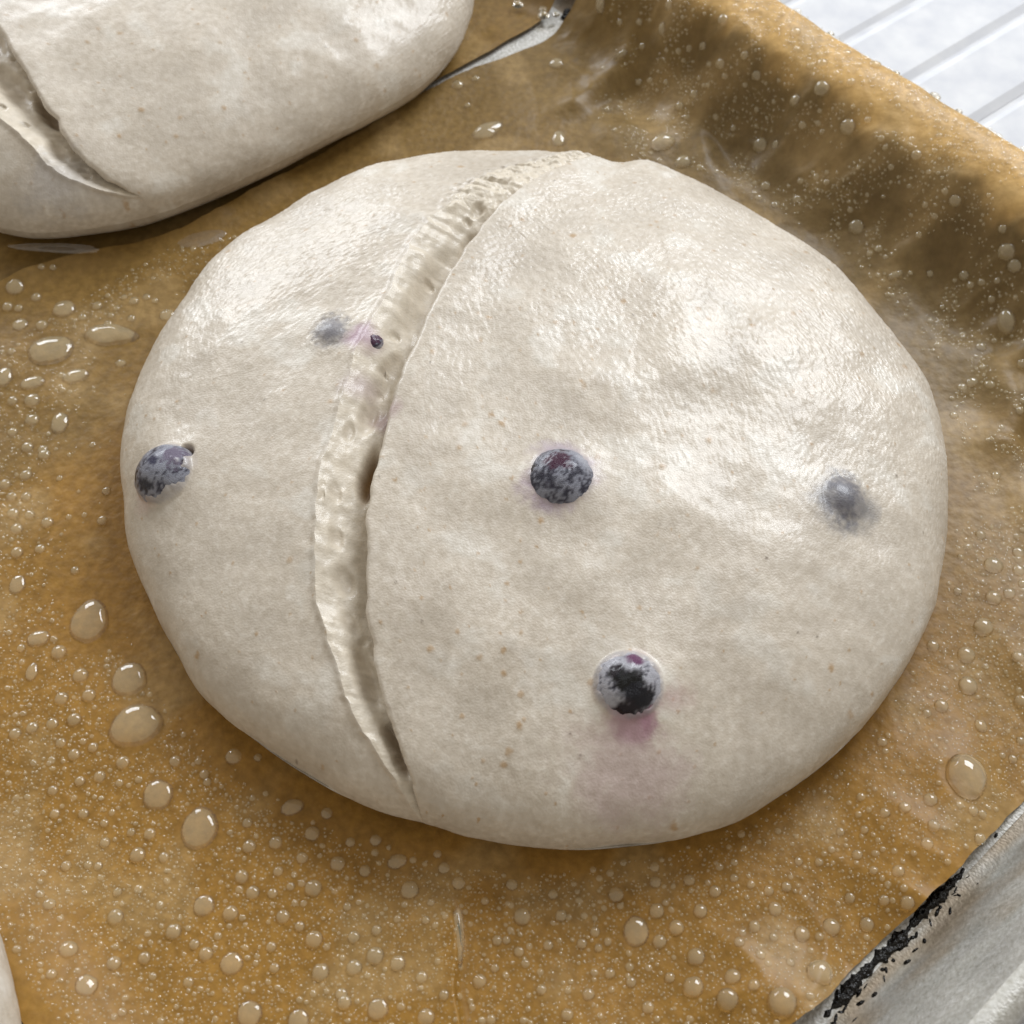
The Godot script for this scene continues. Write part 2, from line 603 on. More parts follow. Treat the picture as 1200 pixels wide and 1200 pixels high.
func dome_normal(spec: Dictionary, d: Vector2) -> Vector3:
	var a := dome_point(spec, d.x + 0.01, d.y) - dome_point(spec, d.x - 0.01, d.y)
	var b := dome_point(spec, d.x, d.y + 0.01) - dome_point(spec, d.x, d.y - 0.01)
	var n := a.cross(b).normalized()
	return n if n.y > 0 else -n


func curve_through(pts: Array, count: int) -> PackedVector2Array:
	var c := Curve2D.new()
	c.bake_interval = 0.004
	var n := pts.size() / 2
	for k in n:
		var here := Vector2(pts[2 * k], pts[2 * k + 1])
		var before := Vector2(pts[2 * maxi(k - 1, 0)], pts[2 * maxi(k - 1, 0) + 1])
		var after := Vector2(pts[2 * mini(k + 1, n - 1)], pts[2 * mini(k + 1, n - 1) + 1])
		var g := (after - before) / 6.0
		c.add_point(here, -g, g)
	var out := PackedVector2Array()
	for k in count:
		out.append(c.sample_baked(c.get_baked_length() * k / (count - 1)))
	return out


var tint := Color.WHITE

# How far the skin stands off the smooth dome at P, in millimetres; the colour there is left in tint.
func skin(spec: Dictionary, p: Vector3, lip: float) -> float:
	var low := n_low.get_noise_3dv(p)
	var mid := n_mid.get_noise_3dv(p)
	var fine := n_fine.get_noise_3dv(p)
	var back: float = smooth(24.0, -48.0, p.z - spec.at.y - 20.0 - 0.25 * (p.x - spec.at.x))
	var d := 0.75 * low + 0.16 * mid * (0.8 + 0.6 * low) + fine * lerpf(0.014, 0.05, back) + n_fine.get_noise_3d(p.x * 1.75 + 50.0, p.y * 1.75, p.z * 1.75) * lerpf(0.012, 0.135, back) * (0.75 + 0.7 * mid)
	var h := n_mid.get_noise_3d(p.x * 0.45 + 70.0, p.y * 0.45, p.z * 0.45)
	var v := 1.0 + 0.05 * low + 0.10 * h + 0.07 * mid + 0.05 * fine
	var c := Color(0.595 * v, 0.535 * v, 0.455 * v)
	var pale := smooth(0.12, 0.5, h + 0.4 * mid)
	c = c.lerp(Color(0.69, 0.66, 0.605), 0.6 * pale)
	c = c.lerp(Color(0.76, 0.735, 0.68), 0.24 * smooth(0.22, 0.55, fine + 0.4 * mid))
	var wet := smooth(0.05, 0.5, n_mid.get_noise_3d(p.x * 0.3 - 40.0, p.y * 0.3, p.z * 0.3) + 0.3 * mid)
	c = c.lerp(Color(0.46, 0.405, 0.335), 0.5 * wet)
	c = c.lerp(Color(0.50, 0.43, 0.34), 0.18 * smooth(0.2, 0.6, -fine - 0.3 * mid))
	var cell := n_cell_value.get_noise_2d(p.x, p.z)
	if cell > 0.2:
		var dist := n_cell.get_noise_2d(p.x, p.z) + 1.0
		var big := 0.07 + 0.20 * pow((cell - 0.2) / 0.8, 5.0)
		var k := 1.0 - smooth(big * 0.3, big, dist + 0.10 * fine)
		if cell > 0.9 and cell < 0.94:
			c = c.lerp(Color(0.12, 0.085, 0.06), 0.7 * (1.0 - smooth(0.03, 0.09, dist)))
		else:
			c = c.lerp(Color(0.42, 0.27, 0.13), (0.45 + 0.35 * fposmod(cell * 37.0, 1.0)) * k)
		d += 0.04 * k
	for e in spec.stains:
		var off: Vector3 = p - e[0]
		var q := off.length() / float(e[1])
		if q < 1.0:
			var w := (1.0 - smooth(float(e[4]), 1.0, q + 0.30 * h + 0.34 * mid + 0.14 * fine)) * float(e[3])
			c = c.lerp(e[2], w)
	for e in spec.bumps:
		var q2: float = (p - e[0]).length_squared() / (float(e[1]) * float(e[1]))
		if q2 < 6.0:
			d += float(e[2]) * exp(-q2)
	for e in spec.berries:
		var off: Vector3 = p - e.at
		var rb: float = e.r
		var l2 := off.length_squared()
		if l2 < rb * rb * 5.0:
			var out: float = e.out
			var cover := sqrt(maxf(rb * rb - l2, 0.0)) - (rb - out) - lerpf(-0.30, float(e.thin), smooth(float(e.bare) + 0.14, float(e.bare) - 0.10, sqrt(l2) / rb + 0.16 * n_mid.get_noise_3d(p.x * 1.6, p.y * 1.6 + 30.0, p.z * 1.6) + 0.06 * fine))
			var skirt := out * 0.42 * exp(-l2 / (rb * rb * 1.0))
			var a := d + skirt
			var k := 0.55
			var mixed := clampf(0.5 + 0.5 * (cover - a) / k, 0.0, 1.0)
			d = lerpf(a, cover, mixed) + k * mixed * (1.0 - mixed)
			# the film over a berry goes blue grey
			c = c.lerp(Color(0.30, 0.29, 0.32), float(e.film) * smooth(0.1, 1.0, mixed) * (0.8 + 0.4 * fine + 0.3 * mid))
			if e.has("hole"):
				var hq: float = ((p - e.hole) as Vector3).length() / 1.15
				if hq < 1.6:
					d -= 1.5 * exp(-pow(hq, 4.0))
					c = c.lerp(Color(0.09, 0.03, 0.05), 0.9 * exp(-pow(hq, 4.0)))
	tint = c
	return d


func make_dough(spec: Dictionary, root: Node3D, nv: int, nu_right: int, nu_left: int, under: int) -> void:
	var left_lip := curve_through(spec.left, nv)
	var right_lip := curve_through(spec.right, nv)
	for j in nv:
		var along := float(j) / (nv - 1)
		var open := smooth(0.02, 0.1, along) * (1.0 - smooth(0.86, 0.96, along))
		var torn: float = smooth(spec.torn_from - 0.05, spec.torn_from + 0.1, along)
		left_lip[j].x += open * (0.010 * n_mid.get_noise_1d(along * 60.0) + lerpf(0.003, 0.012, torn) * n_fine.get_noise_1d(along * 70.0))
		right_lip[j].x += open * (0.006 * n_mid.get_noise_1d(along * 70.0 + 400.0) + 0.0018 * n_fine.get_noise_1d(along * 60.0 + 90.0))
	var b0: float = spec.end_angle
	var mesh := ArrayMesh.new()
	var lips := []
	var lip_normals := []
	for side in 2:
		var nu := nu_right if side == 0 else nu_left
		var total := nu + under
		var lip := right_lip if side == 0 else left_lip
		var turn: float = spec.right_turn if side == 0 else spec.left_turn
		var P := PackedVector3Array()
		P.resize(total * nv)
		for j in nv:
			var th := b0 + turn * j / (nv - 1)
			var rim := Vector2(cos(th), sin(th))
			for i in nu:
				var u := float(i) / (nu - 1)
				var e := lip[j].lerp(rim, u)
				P[j * total + i] = dome_point(spec, e.x, e.y) + Vector3(0, 0.9 * u * 0.0, 0)
			for i in under:
				P[j * total + nu + i] = under_point(spec, th, (i + 1.0) / under)
		var N := grid_normals(P, total, nv)
		var C := PackedColorArray()
		C.resize(total * nv)
		var sign_n := 1.0 if N[(nv / 2) * total + nu / 2].y > 0.0 else -1.0
		var edge := PackedVector3Array()
		var edge_n := PackedVector3Array()
		for j in nv:
			var along := float(j) / (nv - 1)
			var open := smooth(0.0, 0.12, along) * (1.0 - smooth(0.86, 0.98, along))
			var p0 := P[j * total]
			for i in total:
				var k := j * total + i
				var p := P[k]
				var n := N[k] * sign_n
				if n.length_squared() < 0.5:
					n = Vector3.UP
				var far := (p - p0).length()
				var d := skin(spec, p, far)
				if side == 0:
					d += open * (1.0 * exp(-far * far / 40.0))
				else:
					d += open * (1.0 - 0.8 * smooth(spec.torn_from - 0.05, spec.torn_from + 0.1, along)) * (0.45 * exp(-far * far / 0.5) + 0.2 * exp(-far * far / 9.0))
					d += 0.5 * smooth(spec.torn_from, spec.torn_from + 0.1, along) * exp(-far * far / 6.0) * n_fine.get_noise_3dv(p * 0.7)
				if i >= nu:
					d *= 1.0 - (i - nu + 1.0) / under
				P[k] = p + n * d
				C[k] = tint
				if i == 0:
					edge_n.append(n)
			edge.append(P[j * total])
		lips.append(edge)
		lip_normals.append(edge_n)
		if side == 0:
			# roll the right lip over into the cut
			var roll := 12
			var wide := total + roll
			var P2 := PackedVector3Array()
			var C2 := PackedColorArray()
			P2.resize(wide * nv)
			C2.resize(wide * nv)
			for j in nv:
				var along := float(j) / (nv - 1)
				var here := dome_point(spec, left_lip[j].x, left_lip[j].y)
				var gap := here - dome_point(spec, right_lip[j].x, right_lip[j].y)
				var width := gap.length()
				var t := gap.normalized() if width > 0.001 else Vector3.LEFT
				var n := edge_n[j]
				t = (t - n * t.dot(n)).normalized()
				var rr := minf(0.95, 0.24 * width) * (1.0 + 0.35 * n_fine.get_noise_1d(j * 0.06))
				for i in roll:
					var q := edge[j]
					if i == 0:
						q += -t * rr * 1.2 - n * (rr * 2.0 + minf(width * 0.7, 6.0))
					else:
						var a := (roll - i) / float(roll) * deg_to_rad(165)
						q += t * rr * sin(a) - n * rr * (1.0 - cos(a))
					P2[j * wide + i] = q
					C2[j * wide + i] = C[j * total]
				for i in total:
					P2[j * wide + roll + i] = P[j * total + i]
					C2[j * wide + roll + i] = C[j * total + i]
			P = P2
			C = C2
			total = wide
		add_grid(mesh, P, total, nv, C, sign_n < 0.0)
	part("dough_skin", mesh, mats.dough, root)

	# the open face of the cut
	var nw: int = spec.cut_columns
	var P := PackedVector3Array()
	var C := PackedColorArray()
	P.resize(nw * nv)
	C.resize(nw * nv)
	for j in nv:
		var along := float(j) / (nv - 1)
		var from: Vector3 = lips[1][j]
		var to: Vector3 = lips[0][j]
		var n: Vector3 = (lip_normals[0][j] + lip_normals[1][j]).normalized()
		var width := (to - from).length()
		var upper: float = smooth(spec.torn_from, spec.torn_from + 0.12, along)
		var deep := minf(0.62 * width, 5.6) * lerpf(1.0, 0.42, upper)
		for i in nw:
			var w := float(i) / (nw - 1)
			var p := from.lerp(to, w * 1.08)
			var fall := (smooth(-0.25, 1.0, w) - 0.104) / 0.896
			fall = lerpf(fall, w * w * 1.1, upper)
			var mid := n_mid.get_noise_3dv(p * 1.3)
			var fine := n_fine.get_noise_3dv(p * 0.75)
			var lump := n_low.get_noise_3d(p.x * 8.0, p.y * 8.0, p.z * 5.0)
			var strand := n_fine.get_noise_2d(along * float(spec.length) * 0.55 + w * width * 0.5, w * width * 0.28) + 0.5 * n_fine.get_noise_2d(along * float(spec.length) * 0.4, w * width * 0.5 + 60.0)
			var inside := smooth(0.0, 0.12, w)
			var d := -deep * fall + inside * (lerpf(0.20, 0.45, upper) * lump + 0.16 * mid + 0.02 * fine + 0.26 * upper * strand + 0.5 * upper * mid) * minf(width / 5.0, 1.0)
			var v := 1.0 + 0.12 * mid + 0.08 * fine
			var c := Color(0.64 * v, 0.575 * v, 0.475 * v)
			# torn gluten bubbles
			var dist := n_cell.get_noise_3dv(p * 1.5) + 1.0
			var cell := n_cell_value.get_noise_3dv(p * 1.5)
			if cell > 0.84:
				var size := 0.25 + 0.35 * absf(cell)
				var bub := 1.0 - smooth(size * 0.35, size, dist)
				d -= inside * (1.0 - 0.75 * upper) * (0.35 + 0.3 * cell) * bub * minf(width / 6.0, 1.0)
			for e in spec.pits:
				var off := Vector2((along - float(e[0])) * float(spec.length), (w - float(e[1])) * width)
				off = Vector2(off.x / float(e[2]), off.y / float(e[3]))
				var q := off.length()
				if q < 1.8:
					d -= float(e[4]) * exp(-pow(q, 4.0))
					c = c.lerp(Color(0.22, 0.125, 0.045), float(e[5]) * exp(-pow(q, 4.0)))
			for e in spec.stains:
				var q: float = ((p - e[0]) as Vector3).length() / float(e[1])
				if q < 1.0:
					c = c.lerp(e[2], (1.0 - smooth(float(e[4]), 1.0, q + 0.2 * mid)) * float(e[3]))
			P[j * nw + i] = p + n * d
			C[j * nw + i] = c
	var N := grid_normals(P, nw, nv)
	var cut := ArrayMesh.new()
	add_grid(cut, P, nw, nv, C, N[(nv / 2) * nw + nw / 3].y < 0.0)
	part("slash", cut, mats.wet, root, spec.slash_label)


func add_grid(m: ArrayMesh, P: PackedVector3Array, nu: int, nv: int, C: PackedColorArray, other_side := false) -> void:
	var made := grid_mesh(P, nu, nv, C, other_side)
	m.add_surface_from_arrays(Mesh.PRIMITIVE_TRIANGLES, made.surface_get_arrays(0))


# A blueberry: a slightly wrinkled ball, its bloom rubbed off in patches, tinted by dough where it sinks in.
func make_berry(spec: Dictionary, e: Dictionary, root: Node3D) -> void:
	var nu := 97
	var nv := 49
	var P := PackedVector3Array()
	var C := PackedColorArray()
	var n: Vector3 = e.normal
	var side := n.cross(Vector3.BACK).normalized()
	var ahead := n.cross(side).normalized()      # towards the far side of the tray
	var rb: float = e.r
	var centre: Vector3 = e.at + n * (float(e.out) - rb)
	for j in nv:
		var b := PI * j / (nv - 1)
		for i in nu:
			var a := TAU * i / (nu - 1)
			var dir := side * cos(b) + (n * cos(a) + ahead * sin(a)) * sin(b)
			var p := centre + dir * rb
			var mid := n_mid.get_noise_3dv(p * 2.2)
			var fine := n_fine.get_noise_3dv(p * 1.5)
			var low := n_low.get_noise_3dv(p * 5.0)
			var up := (dir.dot(n) * rb - (rb - float(e.out))) / float(e.out)
			var d := 0.10 * mid + 0.05 * fine
			var c := Color(0.030, 0.028, 0.045)
			var bloom := smooth(-0.30, 0.40, 0.7 * mid + 1.0 * fine + 0.3 * low + float(e.bloom))
			c = c.lerp(Color(0.25, 0.26, 0.31).lerp(Color(0.48, 0.47, 0.50), float(e.pale)), 0.92 * bloom)
			var film := 1.0 - smooth(float(e.edge) - 0.25, float(e.edge) + 0.12, up + 0.22 * mid + 0.12 * fine)
			c = c.lerp(Color(0.34, 0.33, 0.35), 0.85 * film)
			for s in e.patches:
				var at: Vector3 = (n * float(s[1]) + side * float(s[0]) + ahead * float(s[2])).normalized()
				var q := acos(clampf(dir.dot(at), -1.0, 1.0)) / float(s[3])
				var w := 1.0 - smooth(0.65, 1.05, q + (0.6 * mid + 0.5 * fine) * float(e.ragged))
				c = c.lerp(s[4], w)
				d += w * (float(s[5]) + 0.12 * mid)
			P.append(p + dir * d)
			C.append(c)
	var N := grid_normals(P, nu, nv)
	var k := 12 * nu + 10
	var mesh := grid_mesh(P, nu, nv, C, N[k].dot(P[k] - centre) < 0.0)
	part("blueberry", mesh, mats.berry, root, e.label)


# A berry that the dough still covers: the stretched film over it, darkened by what lies beneath.
func make_veil(spec: Dictionary, e: Dictionary, root: Node3D) -> void:
	var nu := 73
	var nv := 26
	var P := PackedVector3Array()
	var C := PackedColorArray()
	for j in nv:
		var away := float(j) / (nv - 1)
		for i in nu:
			var a := TAU * (i % (nu - 1)) / (nu - 1)
			var d: Vector2 = e.disc + Vector2(cos(a), sin(a)) * away * float(e.wide) / 71.0
			var base := dome_point(spec, d.x, d.y)
			var off := skin(spec, base, 0.0)
			var mid := n_mid.get_noise_3dv(base * 1.4)
			var fine := n_fine.get_noise_3dv(base)
			C.append(tint.lerp(Color(0.085, 0.085, 0.115), float(e.veil) * smooth(0.95, 0.1, away + 0.55 * mid + 0.4 * fine) * smooth(1.0, 0.8, away)))
			P.append(base + dome_normal(spec, d) * (off + 0.05 * (1.0 - smooth(0.85, 1.0, away))))
	var N := grid_normals(P, nu, nv)
	part("blueberry", grid_mesh(P, nu, nv, C, N[12 * nu + 10].y < 0.0), mats.dough, root, e.label)


func build_doughs() -> void:
	var main := {
		"at": Vector2(3, -20),
		"R": [70.5, 70.7, 71.0, 71.6, 72.7, 73.5, 73.9, 74.7, 75.1, 75.6, 75.2, 74.5, 73.5, 72.3, 71.5, 71.4, 71.0, 70.6, 70.5, 69.8, 69.4, 69.5, 69.6, 69.5, 69.5, 69.4, 69.2, 69.5, 70.1, 69.6, 68.9, 68.9, 69.0, 68.5, 67.8, 66.9, 66.3, 65.7, 64.9, 66.9, 66.1, 65.7, 65.7, 66.4, 67.3, 68.0, 68.7, 70.4],
		"left": [-0.220,0.976,-0.218,0.886,-0.224,0.794,-0.238,0.711,-0.253,0.650,-0.267,0.589,-0.279,0.527,-0.290,0.465,-0.295,0.400,-0.294,0.338,-0.291,0.286,-0.287,0.230,-0.276,0.160,-0.260,0.101,-0.245,0.036,-0.231,-0.016,-0.215,-0.074,-0.192,-0.135,-0.177,-0.216,-0.152,-0.314,-0.115,-0.402,-0.067,-0.506,0.006,-0.586,0.083,-0.692,0.155,-0.775,0.20,-0.87,0.25,-0.968],
		"right": [-0.220,0.976,-0.200,0.876,-0.192,0.793,-0.190,0.718,-0.194,0.651,-0.201,0.586,-0.208,0.537,-0.210,0.481,-0.212,0.426,-0.211,0.365,-0.208,0.307,-0.203,0.251,-0.194,0.195,-0.185,0.148,-0.172,0.094,-0.156,0.041,-0.141,-0.011,-0.125,-0.064,-0.110,-0.134,-0.087,-0.211,-0.059,-0.296,-0.025,-0.384,0.033,-0.483,0.109,-0.601,0.198,-0.775,0.235,-0.87,0.25,-0.968],
		"end_angle": atan2(0.976, -0.22), "right_turn": atan2(-0.968, 0.25) - atan2(0.976, -0.22), "left_turn": atan2(-0.968, 0.25) + TAU - atan2(0.976, -0.22),
		"cut_columns": 84, "torn_from": 0.60, "length": 135.0,
		"slash_label": "long curved wet slash with torn airy crumb",
		"stains": [], "bumps": [], "berries": [], "pits": [],
	}
	var left_b := berry(main, Vector2(-0.626, 0.169), 5.6, 3.9, 0.1, "grey blue berry with a torn flap near the left edge")
	left_b.bloom = 0.22
	left_b.hole = dome_point(main, -0.556, 0.130) + dome_normal(main, Vector2(-0.556, 0.130)) * 0.4
	left_b.patches = [[0.66, 0.72, 0.12, 0.17, Color(0.52, 0.50, 0.52), 0.10], [0.84, 0.52, 0.12, 0.2, Color(0.02, 0.008, 0.015), -0.2], [0.55, 0.7, 0.25, 0.42, Color(0.13, 0.11, 0.16), 0.0], [-0.2, 0.8, -0.55, 0.22, Color(0.03, 0.03, 0.04), -0.06], [-0.65, 0.6, -0.1, 0.2, Color(0.025, 0.025, 0.035), -0.06], [0.1, 0.95, 0.1, 0.2, Color(0.03, 0.03, 0.06), 0.0]]
	var centre_b := berry(main, Vector2(0.031, 0.147), 6.2, 3.1, 0.1, "dark blotched berry in the middle of the dough")
	centre_b.bloom = 0.02
	centre_b.patches = [[-0.05, 0.9, 0.28, 0.36, Color(0.045, 0.010, 0.030), 0.0], [-0.75, 0.6, 0.2, 0.24, Color(0.012, 0.01, 0.014), -0.05], [0.5, 0.7, 0.3, 0.3, Color(0.30, 0.31, 0.36), 0.0]]
	var burst_b := berry(main, Vector2(0.122, 0.487), 5.6, 3.5, 0.05, "burst berry with a black juicy middle and pink stain")
	burst_b.bloom = 0.5
	burst_b.film_color = true
	burst_b.ragged = 0.5
	burst_b.patches = [[0.12, 0.8, 0.62, 0.26, Color(0.10, 0.03, 0.08), 0.03], [-0.34, 0.85, 0.22, 0.26, Color(0.008, 0.005, 0.008), -0.06], [0.0, 0.97, -0.05, 0.46, Color(0.006, 0.004, 0.007), -0.08], [0.16, 0.85, -0.42, 0.50, Color(0.007, 0.004, 0.008), -0.06], [-0.12, 0.62, -0.70, 0.44, Color(0.010, 0.004, 0.008), -0.05], [0.2, 0.4, -0.85, 0.44, Color(0.012, 0.004, 0.009), -0.03], [0.55, 0.45, -0.70, 0.28, Color(0.20, 0.015, 0.08), 0.0]]
	var veiled_b := berry(main, Vector2(0.456, 0.207), 5.4, 0.85, 0.75, "berry veiled by dough near the right edge")
	veiled_b.thin = -0.3
	veiled_b.film = 0.3
	veiled_b.veil = 0.72
	veiled_b.wide = 4.3
	var faint_b := berry(main, Vector2(-0.278, -0.074), 4.6, 0.6, 0.9, "faint grey berry buried beside the slash")
	faint_b.thin = -0.3
	faint_b.film = 0.4
	faint_b.veil = 0.55
	faint_b.wide = 3.3
	burst_b.thin = 0.45
	burst_b.pale = 0.55
	burst_b.bare = 0.74
	main.berries = [left_b, centre_b, burst_b, veiled_b, faint_b]
	var purple := Color(0.36, 0.25, 0.33)
	main.stains = [
		[left_b.at, 6.2, Color(0.40, 0.36, 0.36), 0.5, 0.35], [left_b.at + Vector3(-2.5, -1, 4.0), 4.0, Color(0.55, 0.40, 0.36), 0.55, 0.1],
		[centre_b.at, 7.6, Color(0.36, 0.29, 0.36), 0.75, 0.35], [centre_b.at + Vector3(-3.2, 0, 1.0), 5.0, Color(0.36, 0.28, 0.36), 0.5, 0.2],
		[burst_b.at + Vector3(0.3, 0, 1.0), 7.2, Color(0.40, 0.22, 0.30), 0.75, 0.3], [burst_b.at + Vector3(1.2, -2.4, 5.2), 4.2, Color(0.20, 0.03, 0.11), 0.95, 0.15],
		[dome_point(main, 0.122, 0.66), 12.0, Color(0.54, 0.42, 0.42), 0.6, 0.1], [burst_b.at + Vector3(6.0, -1, 1.5), 4.0, Color(0.48, 0.34, 0.32), 0.6, 0.2],
		[veiled_b.at + Vector3(-0.6, 0, 0.8), 7.0, Color(0.22, 0.22, 0.235), 0.85, 0.25],
		[faint_b.at, 5.8, Color(0.24, 0.235, 0.245), 0.8, 0.1],
		[dome_point(main, -0.222, -0.057), 4.4, Color(0.40, 0.26, 0.34), 0.8, 0.1],
		[dome_point(main, -0.184, 0.061), 3.6, Color(0.34, 0.22, 0.24), 0.65, 0.1],
		[dome_point(main, -0.22, 0.02), 4.0, Color(0.46, 0.36, 0.40), 0.45, 0.1],
	]
	main.bumps = [
		[dome_point(main, 0.243, 0.047), 5.0, -0.7], [dome_point(main, 0.20, 0.0), 6.0, 0.5], [dome_point(main, 0.33, -0.05), 8.0, 0.5],
		[dome_point(main, 0.52, 0.27), 5.0, -0.5], [dome_point(main, 0.60, 0.24), 4.0, 0.35], [dome_point(main, -0.06, 0.11), 4.0, 0.4], [dome_point(main, 0.16, 0.19), 6.0, 0.5],
		[dome_point(main, 0.125, -0.735), 3.6, 1.1], [dome_point(main, 0.215, -0.79), 3.4, -1.3], [dome_point(main, 0.29, -0.77), 4.5, 0.6],
		[dome_point(main, 0.60, -0.05), 5.0, -0.35], [dome_point(main, 0.05, 0.30), 5.0, 0.3], [dome_point(main, 0.33, 0.30), 9.0, 0.5],
	]
	# pits in the cut: along, across, half length, half width, depth, how brown
	main.pits = [
		[0.405, 0.64, 2.7, 1.05, 2.6, 1.0], [0.487, 0.55, 1.8, 1.3, 1.1, 0.1], [0.462, 0.52, 2.2, 1.6, 1.3, 0.1], [0.447, 0.42, 1.6, 1.0, 0.8, 0.1], [0.56, 0.58, 6.0, 2.5, 1.8, 0.05],
		[0.312, 0.40, 1.6, 1.4, 0.9, 0.1], [0.345, 0.30, 1.1, 0.9, 0.6, 0.1], [0.275, 0.45, 1.4, 1.0, 0.5, 0.1], [0.225, 0.50, 4.2, 1.5, 1.5, 0.1], [0.148, 0.55, 3.0, 1.0, 2.4, 0.5], [0.118, 0.42, 2.0, 0.6, 1.6, 0.6],
		[0.62, 0.7, 2.0, 1.2, 1.4, 0.1], [0.66, 0.45, 1.2, 0.9, 0.8, 0.05], [0.38, 0.25, 1.0, 0.8, 0.5, 0.05], [0.43, 0.22, 0.9, 0.7, 0.5, 0.05],
	]
	var root := thing("dough_round", "pale sliced dough round dotted with blueberries in the middle of the paper", "dough", "dough rounds on the tray")
	make_dough(main, root, 620, 470, 230, 12)
	for e in main.berries:
		if float(e.veil) > 0.0:
			make_veil(main, e, root)
		else:
			make_berry(main, e, root)
	var slit := berry(main, Vector2(-0.214, -0.052), 2.1, 0.9, 0.1, "small purple berry piece in the left lip of the slash")
	slit.at = dome_point(main, -0.212, -0.055) + Vector3(0.35, -0.42, 0)
	slit.bloom = -0.6
	slit.edge = 0.1
	slit.patches = [[0.2, 0.9, 0.0, 0.9, Color(0.06, 0.02, 0.05), 0.0]]
	make_berry(main, slit, root)

	var second := {
		"at": Vector2(-82, -143),
		"R": [74.1, 73.8, 73.2, 72.2, 70.6, 68.1, 66.3, 65.8, 66.5, 68.0, 70.0, 72.6, 74.6, 76.1, 75.8, 75.0, 74.2, 73.4, 72.6, 71.8, 71.0, 71.0, 71.0, 71.0, 71.0, 71.0, 71.0, 71.0, 71.0, 71.0, 71.0, 71.0, 71.0, 71.0, 71.0, 71.0, 71.0, 71.0, 71.0, 71.0, 71.0, 71.0, 71.0, 71.0, 71.0, 71.7, 72.4, 73.1],
		"left": [0.179,0.984,0.160,0.941,0.134,0.868,0.113,0.854,0.065,0.818,-0.006,0.747,-0.054,0.679,-0.100,0.589,-0.149,0.513,-0.24,0.35,-0.36,0.10,-0.45,-0.15,-0.50,-0.40,-0.53,-0.62,-0.55,-0.83],
		"right": [0.179,0.984,0.160,0.941,0.134,0.863,0.101,0.815,0.044,0.717,-0.008,0.618,-0.042,0.522,-0.090,0.410,-0.134,0.313,-0.162,0.262,-0.23,0.13,-0.32,-0.08,-0.40,-0.28,-0.47,-0.52,-0.55,-0.83],
		"end_angle": atan2(0.984, 0.179), "right_turn": atan2(-0.83, -0.55) - atan2(0.984, 0.179), "left_turn": atan2(-0.83, -0.55) + TAU - atan2(0.984, 0.179),
		"cut_columns": 50, "torn_from": 0.9, "length": 150.0,
		"slash_label": "open curved slash with stretched grey crumb",
		"stains": [], "bumps": [], "berries": [],
		"pits": [[0.30, 0.85, 4.5, 1.6, 3.0, 0.6], [0.34, 0.5, 5.0, 2.4, 2.0, 0.1], [0.22, 0.45, 3.0, 1.2, 0.9, 0.1], [0.41, 0.6, 4.0, 2.0, 1.5, 0.2]],
	}
	second.stains = [[dome_point(second, -0.04, 0.74), 10.0, Color(0.42, 0.41, 0.42), 0.5, 0.2]]
	root = thing("dough_round", "pale dough round with an open slash at the upper left corner", "dough", "dough rounds on the tray")
	make_dough(second, root, 420, 260, 110, 10)

	var third := {
		"at": Vector2(-131.9, 99), "R": [70.0, 70.5, 71.0, 70.5, 70.0, 70.0, 70.5, 71.0, 70.5, 70.0, 69.5, 70.0],
		"left": [0.05, 0.99, -0.05, 0.5, -0.1, 0.1, -0.05, -0.4, 0.05, -0.99], "right": [0.05, 0.99, -0.02, 0.5, -0.03, 0.1, 0.0, -0.4, 0.05, -0.99],
		"end_angle": atan2(0.99, 0.05), "right_turn": atan2(-0.99, 0.05) - atan2(0.99, 0.05), "left_turn": atan2(-0.99, 0.05) + TAU - atan2(0.99, 0.05),
		"cut_columns": 16, "torn_from": 0.9, "length": 140.0, "slash_label": "", "stains": [], "bumps": [], "berries": [], "pits": [],
	}
	root = thing("dough_round", "pale dough showing only as a sliver past the lower left paper edge", "dough", "dough rounds on the tray")
	make_dough(third, root, 150, 110, 60, 8)


func berry(spec: Dictionary, disc: Vector2, r: float, out: float, edge: float, label: String) -> Dictionary:
	return {"at": dome_point(spec, disc.x, disc.y), "normal": dome_normal(spec, disc), "r": r, "out": out, "edge": edge, "thin": 0.34, "film": 0.75, "bare": 0.80, "ragged": 1.0, "veil": 0.0, "pale": 0.0, "bloom": 0.0, "patches": [], "label": label, "disc": disc}


# ---------- water ----------

